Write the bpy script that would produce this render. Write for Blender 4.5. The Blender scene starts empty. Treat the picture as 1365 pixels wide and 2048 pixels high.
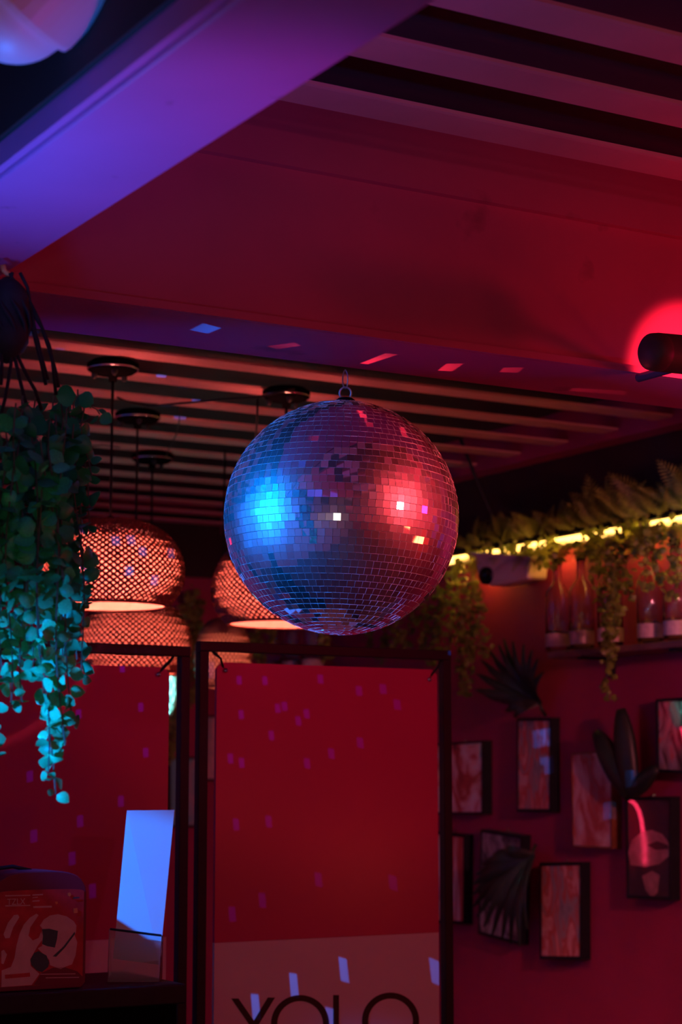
import bpy, math, random
from mathutils import Vector, Matrix
random.seed(11)
S = bpy.context.scene
C = S.collection

# ------------------------------------------------------------------ camera
F = 3850.0                       # focal length in pixels of the 1365x2048 frame
YAW = math.radians(30.28)        # the room's y axis runs along the right-hand wall
PIT = math.atan(536 / 3850)
H = 1.5
fh = Vector((math.sin(YAW), math.cos(YAW), 0))
FW = fh * math.cos(PIT) + Vector((0, 0, math.sin(PIT)))
RT = Vector((math.cos(YAW), -math.sin(YAW), 0))
UP = RT.cross(FW)
CAM = Vector((0, 0, H))
cd = bpy.data.cameras.new('camera')
cd.sensor_fit = 'VERTICAL'; cd.sensor_height = 36.0; cd.sensor_width = 24.0
cd.lens = 36.0 * F / 2048
cd.clip_start = 0.05
cd.dof.use_dof = True; cd.dof.focus_distance = 3.12; cd.dof.aperture_fstop = 5.4
cam = bpy.data.objects.new('camera', cd); C.objects.link(cam)
cam.matrix_world = Matrix(((RT.x, UP.x, -FW.x, 0), (RT.y, UP.y, -FW.y, 0), (RT.z, UP.z, -FW.z, H), (0, 0, 0, 1)))
S.camera = cam

# ------------------------------------------------------------------ view, world
S.view_settings.view_transform = 'Standard'
S.view_settings.look = 'None'
S.view_settings.gamma = 1.0
S.view_settings.use_curve_mapping = False
S.view_settings.exposure = 0.02
w = bpy.data.worlds.new('world'); S.world = w; w.use_nodes = True
w.node_tree.nodes['Background'].inputs[0].default_value = (0.01, 0.002, 0.008, 1)
w.node_tree.nodes['Background'].inputs[1].default_value = 0.3

BALL = Vector((1.639, 2.806, H + 0.443)); BR = 0.2

# ------------------------------------------------------------------ lights (room lamps and added fills)
def point(name, loc, col, power, r=0.08):
    l = bpy.data.lights.new(name, 'POINT'); l.color = col; l.energy = power; l.shadow_soft_size = r
    o = bpy.data.objects.new(name, l); C.objects.link(o); o.location = loc
    return o
def spot(name, loc, target, col, power, angle, blend=0.3, r=0.04):
    l = bpy.data.lights.new(name, 'SPOT'); l.color = col; l.energy = power; l.shadow_soft_size = r
    l.spot_size = math.radians(angle); l.spot_blend = blend
    o = bpy.data.objects.new(name, l); C.objects.link(o); o.location = loc
    o.rotation_euler = (Vector(target) - Vector(loc)).to_track_quat('-Z', 'Y').to_euler()
    return o
BLUE = (0.001, 0.19, 1.0); RED = (1.0, 0.002, 0.08); WARM = (1.0, 0.19, 0.15)
spot('blue_pin_spot', (0.05, 3.12, H + 0.56), BALL, BLUE, 4800, 6.0, 0.2, 0.18)
spot('blue_stray_beam', (0.05, 3.10, H + 0.40), (1.42, 2.70, H + 0.70), (0.02, 0.06, 1.0), 60, 13, 0.9, 0.05)
spot('blue_wall_washer', (0.20, 3.6, H + 0.1), (-0.45, 3.7, H + 0.2), BLUE, 17, 140, 0.6, 0.05)
spot('blue_wall_washer', (0.20, 5.0, H + 0.1), (-0.45, 5.2, H + 0.2), BLUE, 22, 140, 0.6, 0.05)
spot('blue_counter_spot', (0.30, 3.12, H + 0.62), (1.49, 3.29, H - 0.17), BLUE, 190, 12, 0.35, 0.03)
spot('blue_vine_spot', (0.18, 2.08, H - 0.12), (0.88, 2.34, H + 0.05), BLUE, 130, 30, 1.0, 0.04)
spot('blue_beam_lamp', (0.655, 2.00, H + 0.36), (0.79, 1.98, H + 0.70), BLUE, 8.0, 120, 0.6, 0.04)
spot('red_pin_spot', (2.25, 1.55, H + 0.62), BALL, (1.0, 0.06, 0.08), 600, 9.5, 0.2, 0.11)
point('red_stage_lamp', (2.70, 1.98, H + 0.52), RED, 6, 0.05)
spot('magenta_beam_fill', (0.90, 1.30, H - 0.20), (0.88, 1.88, H + 0.70), (1.0, 0.0, 0.6), 9, 48, 1.0, 0.05)  # added fill without a fixture, brightens the beam underside
spot('pink_picture_fill', (2.80, 1.90, H + 0.45), (3.50, 4.60, H - 0.05), (1.0, 0.20, 0.25), 80, 52, 0.7, 0.05)  # added unseen spot that brightens the pictures
spot('red_can_beam', (2.235, 2.39, H + 0.70), (2.225, 2.58, H + 0.70), (1.0, 0.04, 0.10), 7, 78, 0.25, 0.01)
point('orange_wall_lamp_light', (3.40, 1.50, H - 0.30), (1.0, 0.08, 0.03), 5, 0.08)
point('orange_wall_lamp_light', (3.40, 0.40, H - 0.15), (1.0, 0.08, 0.03), 5, 0.08)
point('room_fill', (1.6, -0.6, H + 0.80), (1.0, 0.20, 0.36), 10.0, 0.05)  # added fill for the whole room, no lamp hangs here
S.cycles.caustics_reflective = False
S.cycles.sample_clamp_indirect = 4.0

# ------------------------------------------------------------------ helpers
def ray(x, y): return FW + RT * ((x - 682.5) / F) + UP * ((1024 - y) / F)
def onX(x, y, X): d = ray(x, y); return CAM + d * (X / d.x)
def onY(x, y, Y): d = ray(x, y); return CAM + d * (Y / d.y)
def onZ(x, y, Z): d = ray(x, y); return CAM + d * (Z / d.z)       # Z measured from the camera height
def onD(x, y, D): return CAM + ray(x, y) * D

class MB:
    def __init__(s): s.v = []; s.f = []; s.m = []
    def add(s, vs, fs, mi=0):
        n = len(s.v); s.v += [Vector(p) for p in vs]
        s.f += [tuple(i + n for i in f) for f in fs]; s.m += [mi] * len(fs)
        return s
    def box(s, a, b, mi=0):
        x0, y0, z0 = a; x1, y1, z1 = b
        return s.add([(x0,y0,z0),(x1,y0,z0),(x1,y1,z0),(x0,y1,z0),(x0,y0,z1),(x1,y0,z1),(x1,y1,z1),(x0,y1,z1)],
                     [(0,3,2,1),(4,5,6,7),(0,1,5,4),(1,2,6,5),(2,3,7,6),(3,0,4,7)], mi)
    def prism(s, pts, off, mi=0, side_mi=None):
        """closed polygon pts extruded by the vector off"""
        n = len(pts); off = Vector(off)
        vs = [Vector(p) for p in pts]; vs += [p + off for p in vs]
        s.add(vs, [tuple(range(n)), tuple(range(2*n-1, n-1, -1))], mi)
        k = len(s.v) - 2*n
        for i in range(n):
            j = (i+1) % n
            s.f.append((k+i, k+n+i, k+n+j, k+j)); s.m.append(mi if side_mi is None else side_mi)
        return s
    def tube(s, pts, r, seg=8, mi=0, cap=True):
        pts = [Vector(p) for p in pts]; n = len(pts)
        rs = r if isinstance(r, (list, tuple)) else [r]*n
        base = len(s.v); prev = None
        for i, p in enumerate(pts):
            t = (pts[min(i+1, n-1)] - pts[max(i-1, 0)]).normalized()
            if prev is None:
                a = t.orthogonal().normalized()
            else:
                a = (prev - t * prev.dot(t))
                a = a.normalized() if a.length > 1e-6 else t.orthogonal().normalized()
            prev = a; b = t.cross(a)
            for k in range(seg):
                th = 2*math.pi*k/seg
                s.v.append(p + (a*math.cos(th) + b*math.sin(th)) * rs[i])
        for i in range(n-1):
            for k in range(seg):
                k2 = (k+1) % seg
                s.f.append((base+i*seg+k, base+i*seg+k2, base+(i+1)*seg+k2, base+(i+1)*seg+k)); s.m.append(mi)
        if cap:
            s.f.append(tuple(base+k for k in range(seg-1, -1, -1))); s.m.append(mi)
            s.f.append(tuple(base+(n-1)*seg+k for k in range(seg))); s.m.append(mi)
        return s
    def lathe(s, prof, org, axis=(0,0,1), seg=32, mi=0):
        """prof: list of (radius, height) along axis from org"""
        org = Vector(org); ax = Vector(axis).normalized(); a = ax.orthogonal().normalized(); b = ax.cross(a)
        base = len(s.v); n = len(prof)
        for r, h in prof:
            for k in range(seg):
                th = 2*math.pi*k/seg
                s.v.append(org + ax*h + (a*math.cos(th) + b*math.sin(th)) * max(r, 1e-5))
        for i in range(n-1):
            for k in range(seg):
                k2 = (k+1) % seg
                s.f.append((base+i*seg+k, base+i*seg+k2, base+(i+1)*seg+k2, base+(i+1)*seg+k)); s.m.append(mi)
        return s
    def mesh(s, name, origin=Vector()):
        me = bpy.data.meshes.new(name)
        me.from_pydata([tuple(p - origin) for p in s.v], [], s.f)
        me.update()
        return me

WL = {}                                                            # world location of each object's origin
def wl(o): return WL.get(o.name, Vector()) if o else Vector()
def fin(o, parent=None, loc=None):
    C.objects.link(o)
    if parent: o.parent = parent
    WL[o.name] = loc if loc is not None else wl(parent)
    return o
def empty(name, loc):
    o = bpy.data.objects.new(name, None); o.empty_display_size = 0.05; o.location = loc
    return fin(o, None, Vector(loc))
def build(mb, name, mats, parent=None, smooth=False, bevel=0.0):
    org = wl(parent) if parent else sum(mb.v, Vector()) / len(mb.v)
    me = mb.mesh(name, org)
    for m in (mats if isinstance(mats, (list, tuple)) else [mats]): me.materials.append(m)
    for p, mi in zip(me.polygons, mb.m): p.material_index = mi; p.use_smooth = smooth
    o = bpy.data.objects.new(name, me)
    if not parent: o.location = org
    fin(o, parent, org)
    if bevel:
        b = o.modifiers.new('bevel', 'BEVEL'); b.width = bevel; b.segments = 2; b.limit_method = 'ANGLE'
    return o
def inst(name, me, parent, M):
    """object sharing mesh me, world matrix M, child of parent"""
    o = bpy.data.objects.new(name, me); fin(o, parent, M.to_translation())
    o.matrix_basis = Matrix.Translation(-wl(parent)) @ M
    return o
def tag(o, label=None, cat=None, group=None, kind=None):
    if label: o['label'] = label
    if cat: o['category'] = cat
    if group: o['group'] = group
    if kind: o['kind'] = kind
    return o

# ------------------------------------------------------------------ materials
def mat(name, col, rough=0.6, metal=0.0, var=0.0, scale=8.0, emit=None, estr=0.0, coat=0.0, bump=0.0, trans=0.0, spec=0.5, stops=None, detail=4.0):
    m = bpy.data.materials.new(name); m.use_nodes = True
    nt = m.node_tree; b = nt.nodes['Principled BSDF']
    b.inputs['Roughness'].default_value = rough; b.inputs['Metallic'].default_value = metal
    b.inputs['Specular IOR Level'].default_value = spec
    b.inputs['Coat Weight'].default_value = coat; b.inputs['Coat Roughness'].default_value = 0.04
    b.inputs['Transmission Weight'].default_value = trans
    if emit: b.inputs['Emission Color'].default_value = (*emit, 1); b.inputs['Emission Strength'].default_value = estr
    tc = nt.nodes.new('ShaderNodeTexCoord')
    nz = nt.nodes.new('ShaderNodeTexNoise'); nz.inputs['Scale'].default_value = scale; nz.inputs['Detail'].default_value = detail
    nt.links.new(tc.outputs['Object'], nz.inputs['Vector'])
    rp = nt.nodes.new('ShaderNodeValToRGB')
    if stops:
        e = rp.color_ramp.elements
        while len(e) < len(stops): e.new(0.5)
        for el, (p, c) in zip(e, stops): el.position = p; el.color = (*c, 1)
    else:
        d = [max(0, c*(1-var)) for c in col]; u = [min(1, c*(1+var)) for c in col]
        rp.color_ramp.elements[0].color = (*d, 1); rp.color_ramp.elements[1].color = (*u, 1)
        rp.color_ramp.elements[0].position = 0.3; rp.color_ramp.elements[1].position = 0.7
    nt.links.new(nz.outputs['Fac'], rp.inputs['Fac']); nt.links.new(rp.outputs['Color'], b.inputs['Base Color'])
    if bump:
        bp = nt.nodes.new('ShaderNodeBump'); bp.inputs['Strength'].default_value = bump; bp.inputs['Distance'].default_value = 0.004
        nz2 = nt.nodes.new('ShaderNodeTexNoise'); nz2.inputs['Scale'].default_value = scale*6
        nt.links.new(tc.outputs['Object'], nz2.inputs['Vector'])
        nt.links.new(nz2.outputs['Fac'], bp.inputs['Height']); nt.links.new(bp.outputs['Normal'], b.inputs['Normal'])
    return m
def leafmat(name, col, var, trans=0.35, rough=0.45):
    m = mat(name, col, rough, var=var, scale=14)
    nt = m.node_tree; b = nt.nodes['Principled BSDF']; out = nt.nodes['Material Output']
    tr = nt.nodes.new('ShaderNodeBsdfTranslucent'); mx = nt.nodes.new('ShaderNodeMixShader')
    oi = nt.nodes.new('ShaderNodeObjectInfo'); hs = nt.nodes.new('ShaderNodeHueSaturation')
    src = b.inputs['Base Color'].links[0].from_socket
    mr = nt.nodes.new('ShaderNodeMapRange'); mr.inputs['To Min'].default_value = 0.55; mr.inputs['To Max'].default_value = 1.25
    nt.links.new(oi.outputs['Random'], mr.inputs['Value']); nt.links.new(mr.outputs['Result'], hs.inputs['Value'])
    nt.links.new(src, hs.inputs['Color']); nt.links.new(hs.outputs['Color'], b.inputs['Base Color']); nt.links.new(hs.outputs['Color'], tr.inputs['Color'])
    mx.inputs[0].default_value = trans
    nt.links.new(b.outputs[0], mx.inputs[1]); nt.links.new(tr.outputs[0], mx.inputs[2]); nt.links.new(mx.outputs[0], out.inputs['Surface'])
    return m
M = dict(
    plaster=mat('pale_plaster', (0.62, 0.55, 0.55), 0.75, var=0.10, scale=5, bump=0.15),
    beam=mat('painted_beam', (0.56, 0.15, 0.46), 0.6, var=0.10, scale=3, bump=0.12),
    bulkhead=mat('bulkhead_paint', (0.56, 0.09, 0.17), 0.65, var=0.10, scale=3, bump=0.12),
    batten=mat('ceiling_paint', (0.64, 0.31, 0.31), 0.6, var=0.10, scale=6, bump=0.1),
    deck=mat('ceiling_deck_shade', (0.05, 0.035, 0.04), 0.8, var=0.1, scale=6),  # shade of the gaps between battens is put into this dark colour
    wall=mat('red_wall_paint', (0.36, 0.024, 0.10), 0.7, var=0.08, scale=4, bump=0.1),
    wallpale=mat('left_wall_paint', (0.6, 0.55, 0.6), 0.7, var=0.1, scale=3),
    dark=mat('dark_maroon', (0.022, 0.007, 0.007), 0.8, var=0.2, scale=4),  # one dark colour for upper wall bands, beam side and left ceiling
    black=mat('black_metal', (0.008, 0.012, 0.018), 0.5, var=0.2, scale=30, spec=0.3),
    blackmatt=mat('matt_black', (0.004, 0.004, 0.005), 0.7, var=0.2, scale=30, spec=0.06),
    floor=mat('floor_concrete', (0.12, 0.08, 0.08), 0.5, var=0.25, scale=4),
    silver=mat('mirror_glass', (0.93, 0.93, 0.94), 0.015, 1.0),
    tile_side=mat('tile_edge', (0.85, 0.85, 0.88), 0.4, 0.3),
    core=mat('ball_core', (0.55, 0.55, 0.58), 0.6),
    chrome=mat('chrome', (0.8, 0.85, 0.85), 0.12, 1.0),
    wire=mat('wire', (0.35, 0.35, 0.4), 0.35, 0.6),
    redboard=mat('red_board', (0.50, 0.014, 0.17), 0.5, var=0.05, scale=3, coat=0.5),
    whiteboard=mat('cream_board', (0.74, 0.80, 0.82), 0.5, var=0.05, scale=3),
    ink=mat('black_lettering', (0.008, 0.008, 0.01), 0.5),
    cane=mat('bamboo_cane', (0.15, 0.05, 0.05), 0.55, var=0.2, scale=30),
    bulb=mat('warm_bulb', (1, .8, .6), 0.4, emit=(1.0, 0.42, 0.24), estr=14),
    coldbulb=mat('cold_bulb', (.8, 1, 1), 0.4, emit=(0.30, 1.0, 0.85), estr=14),
    paper=mat('white_paper', (0.82, 0.82, 0.82), 0.6, var=0.02),
    tinred=mat('tin_red', (0.45, 0.045, 0.06), 0.45, var=0.25, scale=40),
    tindark=mat('tin_purple', (0.16, 0.03, 0.06), 0.35, var=0.1),
    tinwhite=mat('tin_white_print', (0.62, 0.50, 0.52), 0.5, var=0.08, scale=40),
    tinteal=mat('tin_teal_print', (0.03, 0.10, 0.11), 0.5, var=0.1),
    tingold=mat('tin_gold_print', (0.7, 0.28, 0.08), 0.5),
    wood=mat('wood_frame', (0.22, 0.075, 0.03), 0.5, var=0.3, scale=20),
    shelf=mat('shelf_wood', (0.20, 0.10, 0.09), 0.55, var=0.25, scale=14),
    label=mat('bottle_label', (0.55, 0.42, 0.42), 0.6, var=0.2, scale=60),
    led=mat('led_strip', (1, .8, .4), 0.5, emit=(1.0, 0.50, 0.10), estr=6),
    neon=mat('red_neon', (1, .2, .3), 0.5, emit=(1.0, 0.03, 0.10), estr=26),
    camwhite=mat('camera_white', (0.65, 0.55, 0.55), 0.4, var=0.04),
    lens=mat('camera_lens', (0.004, 0.005, 0.007), 0.12, spec=0.3),
    lampbody=mat('lamp_white', (0.7, 0.66, 0.7), 0.45, var=0.04),
    canbody=mat('can_dark', (0.10, 0.045, 0.05), 0.5, var=0.1),
    cord=mat('jute_cord', (0.012, 0.016, 0.015), 0.8, var=0.3, scale=60),
    stem=mat('plant_stem', (0.07, 0.12, 0.07), 0.7, var=0.2, scale=40),
)
def dusty(m, rough, f):
    nt = m.node_tree; b = nt.nodes['Principled BSDF']; out = nt.nodes['Material Output']
    g_ = nt.nodes.new('ShaderNodeBsdfAnisotropic'); g_.inputs['Roughness'].default_value = rough; g_.inputs['Color'].default_value = (.9, .9, .92, 1)
    mx = nt.nodes.new('ShaderNodeMixShader'); mx.inputs[0].default_value = f
    nt.links.new(b.outputs[0], mx.inputs[1]); nt.links.new(g_.outputs[0], mx.inputs[2]); nt.links.new(mx.outputs[0], out.inputs['Surface'])
dusty(M['silver'], .42, .13)
def linermat(name, c1, c2):
    m = mat(name, c1, 0.8, var=.15, scale=60)
    nt = m.node_tree; b = nt.nodes['Principled BSDF']; out = nt.nodes['Material Output']
    tr = nt.nodes.new('ShaderNodeBsdfTranslucent'); tr.inputs['Color'].default_value = (*c2, 1)
    mx = nt.nodes.new('ShaderNodeMixShader'); mx.inputs[0].default_value = .5
    nt.links.new(b.outputs[0], mx.inputs[1]); nt.links.new(tr.outputs[0], mx.inputs[2]); nt.links.new(mx.outputs[0], out.inputs['Surface'])
    return m
M['liner'] = linermat('paper_liner', (0.75, 0.40, 0.30), (.85, .5, .4)); M['liner_white'] = linermat('white_liner', (.85, .9, .9), (.9, .95, .95))
M['leaf'] = leafmat('round_leaf', (0.04, 0.70, 0.24), 0.25, 0.16, 0.42)
M['ivy'] = leafmat('ivy_leaf', (0.22, 0.30, 0.05), 0.4, 0.3)
M['fern'] = leafmat('fern_leaf', (0.36, 0.44, 0.07), 0.35, 0.35)
M['darkleaf'] = leafmat('dark_palm_leaf', (0.020, 0.036, 0.026), 0.3, 0.1)
g = mat('bottle_glass', (0.95, 0.9, 0.92), 0.03, trans=1.0, spec=0.5); M['glass'] = g
g = mat('clear_acrylic', (0.95, 0.95, 0.98), 0.12, trans=0.92, spec=0.5); M['acrylic'] = g

def stains(m, scale, lo, hi, dark):
    nt = m.node_tree; b = nt.nodes['Principled BSDF']; src = b.inputs['Base Color'].links[0].from_socket
    tc = nt.nodes.new('ShaderNodeTexCoord'); nz = nt.nodes.new('ShaderNodeTexNoise'); nz.inputs['Scale'].default_value = scale; nz.inputs['Detail'].default_value = 5
    rp = nt.nodes.new('ShaderNodeValToRGB'); rp.color_ramp.elements[0].position = lo; rp.color_ramp.elements[1].position = hi
    mx = nt.nodes.new('ShaderNodeMixRGB'); mx.inputs['Color2'].default_value = (*dark, 1)
    nt.links.new(tc.outputs['Object'], nz.inputs['Vector']); nt.links.new(nz.outputs['Fac'], rp.inputs['Fac'])
    nt.links.new(rp.outputs['Color'], mx.inputs['Fac']); nt.links.new(src, mx.inputs['Color1']); nt.links.new(mx.outputs['Color'], b.inputs['Base Color'])
stains(M['beam'], 11, .66, .74, (.16, .04, .07)); stains(M['bulkhead'], 6, .66, .78, (.20, .03, .05))
M['redboard'].node_tree.nodes['Principled BSDF'].inputs['Coat Roughness'].default_value = 0.26

M['blackmatt'].node_tree.nodes['Principled BSDF'].inputs['IOR'].default_value = 1.01
# ------------------------------------------------------------------ the room shell
XW, YB, XL, YF = 3.55, 6.9, -0.45, -2.4
ZC = H + 1.0
def struct(mb, name, m, parent=None, **k):
    o = build(mb, name, m, parent, **k)
    if not parent: o['kind'] = 'structure'
    return o
struct(MB().box((XL-.1, YF-.1, -0.1), (XW+.1, YB+.1, 0)), 'floor', M['floor'])
wr = struct(MB().box((XW, YF-.1, 0), (XW+.1, YB+.1, ZC+.10)), 'wall_right', M['wall'])
struct(MB().box((XL-.1, YB, 0), (XW, YB+.1, ZC+.10)), 'wall_back', M['wall'])
struct(MB().box((XL-.1, YF-.1, 0), (XL, YB, ZC+.10)), 'wall_left', M['wallpale'])
struct(MB().box((XL, YF-.1, 0), (XW, YF, ZC+.10)), 'wall_front', M['wall'])
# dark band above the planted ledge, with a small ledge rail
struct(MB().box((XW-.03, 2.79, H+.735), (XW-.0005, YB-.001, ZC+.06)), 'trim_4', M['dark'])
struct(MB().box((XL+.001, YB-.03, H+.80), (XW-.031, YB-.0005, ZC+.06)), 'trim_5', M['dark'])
ceil = struct(MB().box((XL-.1, YF-.1, ZC+.10), (XW+.1, YB+.1, ZC+.18)), 'ceiling', M['deck'])
def batten(y0, x0, x1, wd=.085):
    # thin plank with eased edges, underside at ZC, hung below the dark deck on two hangers
    pts = [(x0, y0+.004, ZC+.006), (x0, y0+.006, ZC+.0015), (x0, y0+.012, ZC), (x0, y0+wd, ZC), (x0, y0+wd, ZC+.006)]
    build(MB().prism(pts, (x1-x0, 0, 0)), 'ceiling_batten', M['batten'], ceil)
struct(MB().box((XW-.10, 2.79, ZC-.022), (XW-.0305, YB-.031, ZC+.0995)), 'trim_8', M['wall'])
y = 2.333
while y > -1.2: batten(y, .92, XW-.001); y -= .205
y = 2.87
while y < 6.8: batten(y, XL+.01, XW-.101, .078); y += .2405
# beams
struct(MB().box((.757, YF+.001, H+.70), (.915, 2.575, ZC+.0595)), 'trim_1', M['beam'], bevel=.004)
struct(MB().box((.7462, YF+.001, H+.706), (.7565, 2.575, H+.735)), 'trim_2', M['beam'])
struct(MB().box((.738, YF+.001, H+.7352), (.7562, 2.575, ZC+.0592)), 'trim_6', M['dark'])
bk = struct(MB().box((XL+.001, 2.5755, H+.70), (XW-.031, 2.789, ZC+.0598)), 'trim_3', M['bulkhead'], bevel=.004)
build(MB().box((.93, 2.5600, ZC-.045), (XW-.032, 2.5754, ZC+.0595)), 'top_rail', M['bulkhead'], bk)
build(MB().box((.917, 2.5685, H+.700), (XW-.032, 2.5754, H+.7125)), 'edge_bead', M['bulkhead'], bk)
# low ceiling left of the beam, in a dark colour
struct(MB().box((XL+.001, YF+.001, ZC-.05), (.7378, 2.575, ZC+.059)), 'trim_7', M['dark'])

# ------------------------------------------------------------------ mirror ball
ball = empty('mirror_ball', BALL)
tag(ball, 'large mirrored disco ball hanging from the ceiling beam in the centre', 'disco ball')
mb = MB(); mb.lathe([(0.1962*math.sin(math.pi*i/32), -0.1962*math.cos(math.pi*i/32)) for i in range(33)], BALL, seg=64)
build(mb, 'core', M['core'], ball, smooth=True)
tilt = Matrix.Rotation(math.radians(2.0), 3, FW) @ Matrix.Rotation(math.radians(-1.5), 3, RT)
TW = .01255
tm = MB(); a = .5; tm.add([(-a,-a,-1),(a,-a,-1),(a,a,-1),(-a,a,-1),(-a,-a,0),(a,-a,0),(a,a,0),(-a,a,0)],
                          [(0,3,2,1),(0,1,5,4),(1,2,6,5),(2,3,7,6),(3,0,4,7)], 1)
tm.add([(-a,-a,0),(a,-a,0),(a,a,0),(-a,a,0)], [(0,1,2,3)], 0)
tile_me = tm.mesh('mirror_tile'); tile_me.materials.append(M['silver']); tile_me.materials.append(M['tile_side'])
for p, mi in zip(tile_me.polygons, tm.m): p.material_index = mi
tiles = []
rows = int(round(math.pi * BR / TW))
rt = random.Random(4)
for i in range(rows):
    lat = -math.pi/2 + (i + .5) * math.pi / rows
    n = max(5, int(round(2*math.pi*BR*math.cos(lat) / TW)))
    ph = rt.random() * 6.28; rowtilt = rt.gauss(0, .010)
    for k in range(n):
        lo = ph + 2*math.pi*k/n
        nv = Vector((math.cos(lat)*math.cos(lo), math.cos(lat)*math.sin(lo), math.sin(lat)))
        ea = Vector((-math.sin(lo), math.cos(lo), 0)); no = nv.cross(ea)
        R3 = tilt @ Matrix((ea, no, nv)).transposed()
        jit = Matrix.Rotation(rt.gauss(rowtilt, .018), 3, 'X') @ Matrix.Rotation(rt.gauss(0, .018), 3, 'Y')
        wd = 2*math.pi*BR*math.cos(lat)/n
        Mt = Matrix.Translation(BALL + tilt @ nv * BR) @ (R3 @ jit).to_4x4() @ Matrix.Diagonal((wd*.955, TW*.945, .0024, 1))
        vis = (tilt @ nv).dot((CAM - BALL).normalized())
        tiles.append((vis, Mt))
tiles.sort(key=lambda t: -t[0])
for vis, Mt in tiles[:300]: inst('mirror_tile', tile_me, ball, Mt)
mb = MB()
for vis, Mt in tiles[300:]:
    mb.add([Mt @ Vector(p.co) for p in tile_me.vertices], [tuple(p.vertices) for p in tile_me.polygons][:5], 1)
    mb.add([Mt @ Vector(p.co) for p in list(tile_me.vertices)[8:]], [(0,1,2,3)], 0)
tag(build(mb, 'mirror_tiles', [M['silver'], M['tile_side']], ball), kind='stuff')
top = BALL + tilt @ Vector((0,0,BR))
build(MB().lathe([(0, .008), (.012, .008), (.017, .004), (.019, -.004), (0, -.004)], top, seg=20), 'cap', M['blackmatt'], ball, smooth=True)
def ring(c, r, t, nrm, seg=20):
    nrm = Vector(nrm).normalized(); a_ = nrm.orthogonal().normalized(); b_ = nrm.cross(a_)
    pts = [c + (a_*math.cos(2*math.pi*i/seg) + b_*math.sin(2*math.pi*i/seg))*r for i in range(seg+1)]
    return MB().tube(pts, t, 6, cap=False)
build(ring(top + Vector((0,0,.017)), .010, .0018, FW), 'eyelet', M['wire'], ball)
hk = Vector((top.x, top.y, 0))
lp = []
for i in range(17):
    th = math.pi*2*i/16 - math.pi/2
    lp.append(Vector((top.x, top.y, top.z+.041)) + RT*(.0045*math.cos(th)) + Vector((0,0,.016*math.sin(th))))
build(MB().tube(lp, .0012, 6, cap=False).tube([lp[8], Vector((top.x, top.y, H+.7015))], .0013, 6), 'hanging_wire', M['wire'], ball)

# ------------------------------------------------------------------ sign stands
YP = 3.6
def stand(name, label, x0, x1, zt, zb=0.0, rail=.021, fs=-1):
    t = empty(name, ((x0+x1)/2, YP, zb)); tag(t, label, 'sign stand')
    h = rail
    for x in (x0, x1): build(MB().box((x-h/2, YP-h/2, zb), (x+h/2, YP+h/2, zt-h)), 'post', M['black'], t, bevel=.0015)
    build(MB().box((x0-h/2, YP-h/2, zt-h), (x1+h/2, YP+h/2, zt)), 'top_bar', M['black'], t, bevel=.0015)
    for x in (x0, x1): build(MB().box((x-h/2, min(YP+fs*.16, YP+fs*(h/2+.0005)), 0), (x+h/2, max(YP+fs*.16, YP+fs*(h/2+.0005)), .021)), 'foot', M['black'], t, bevel=.0015)
    return t
pTL = onY(399, 1283, YP); pTR = onY(897, 1301, YP)
x0 = onY(401, 1700, YP).x; x1 = onY(893, 1700, YP).x
zt = (pTL.z + pTR.z)/2
st2 = stand('sign_stand', 'black square tube stand holding the big red and cream YOLO board', x0, x1, zt)
x1b = onY(364, 1640, YP).x
st1 = stand('sign_stand', 'black tube stand behind the counter holding the red board beside the vine', x1b-.60, x1b, onY(366, 1293, YP).z, fs=1)
def board(st, xa, xb, ztop, zsplit, zbot):
    b = MB().prism([(xa, YP-.004, zsplit), (xb, YP-.004, zsplit), (xb, YP-.004, ztop-.012), (xb-.012, YP-.004, ztop), (xa+.012, YP-.004, ztop), (xa, YP-.004, ztop-.012)], (0, .008, 0))
    o = build(b, 'sign_board', M['redboard'], st)
    build(MB().box((xa, YP-.004, zbot), (xb, YP+.004, zsplit-.0004)), 'lower_board', M['whiteboard'], st)
    return o
xa, xb = onY(429, 1700, YP).x, onY(875, 1700, YP).x
ztop, zs = onY(650, 1332, YP).z, onY(650, 1875, YP).z
b2 = board(st2, xa, xb, ztop, zs, H-.85)
xc = onY(333, 1700, YP).x
b1 = board(st1, xc-.53, xc, onY(200, 1331, YP).z, onY(250, 1877, YP).z, H-.85)
def screw(px, py, st):
    c = onY(px, py, YP-.0045)
    build(MB().lathe([(.0055, 0), (.0055, .0025), (.003, .0055), (0, .006)], c, (0,-1,0), 14), 'standoff_screw', M['chrome'], st, smooth=True)
    return c
for (px, py, cx, cy) in ((451, 1341, 424, 1302), (859, 1359, 884, 1318)):
    c = screw(px, py, st2); e = onY(cx, cy, YP)
    build(MB().tube([c + Vector((0,.006,0)), (c+e)/2 + Vector((0,-.010,.004)), e], .0028, 6), 'hanging_tie', M['black'], st2)
c = screw(317, 1349, st1); e = onY(348, 1312, YP)
build(MB().tube([c + Vector((0,.006,0)), (c+e)/2 + Vector((0,-.010,.004)), e], .0028, 6), 'hanging_tie', M['black'], st1)
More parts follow.
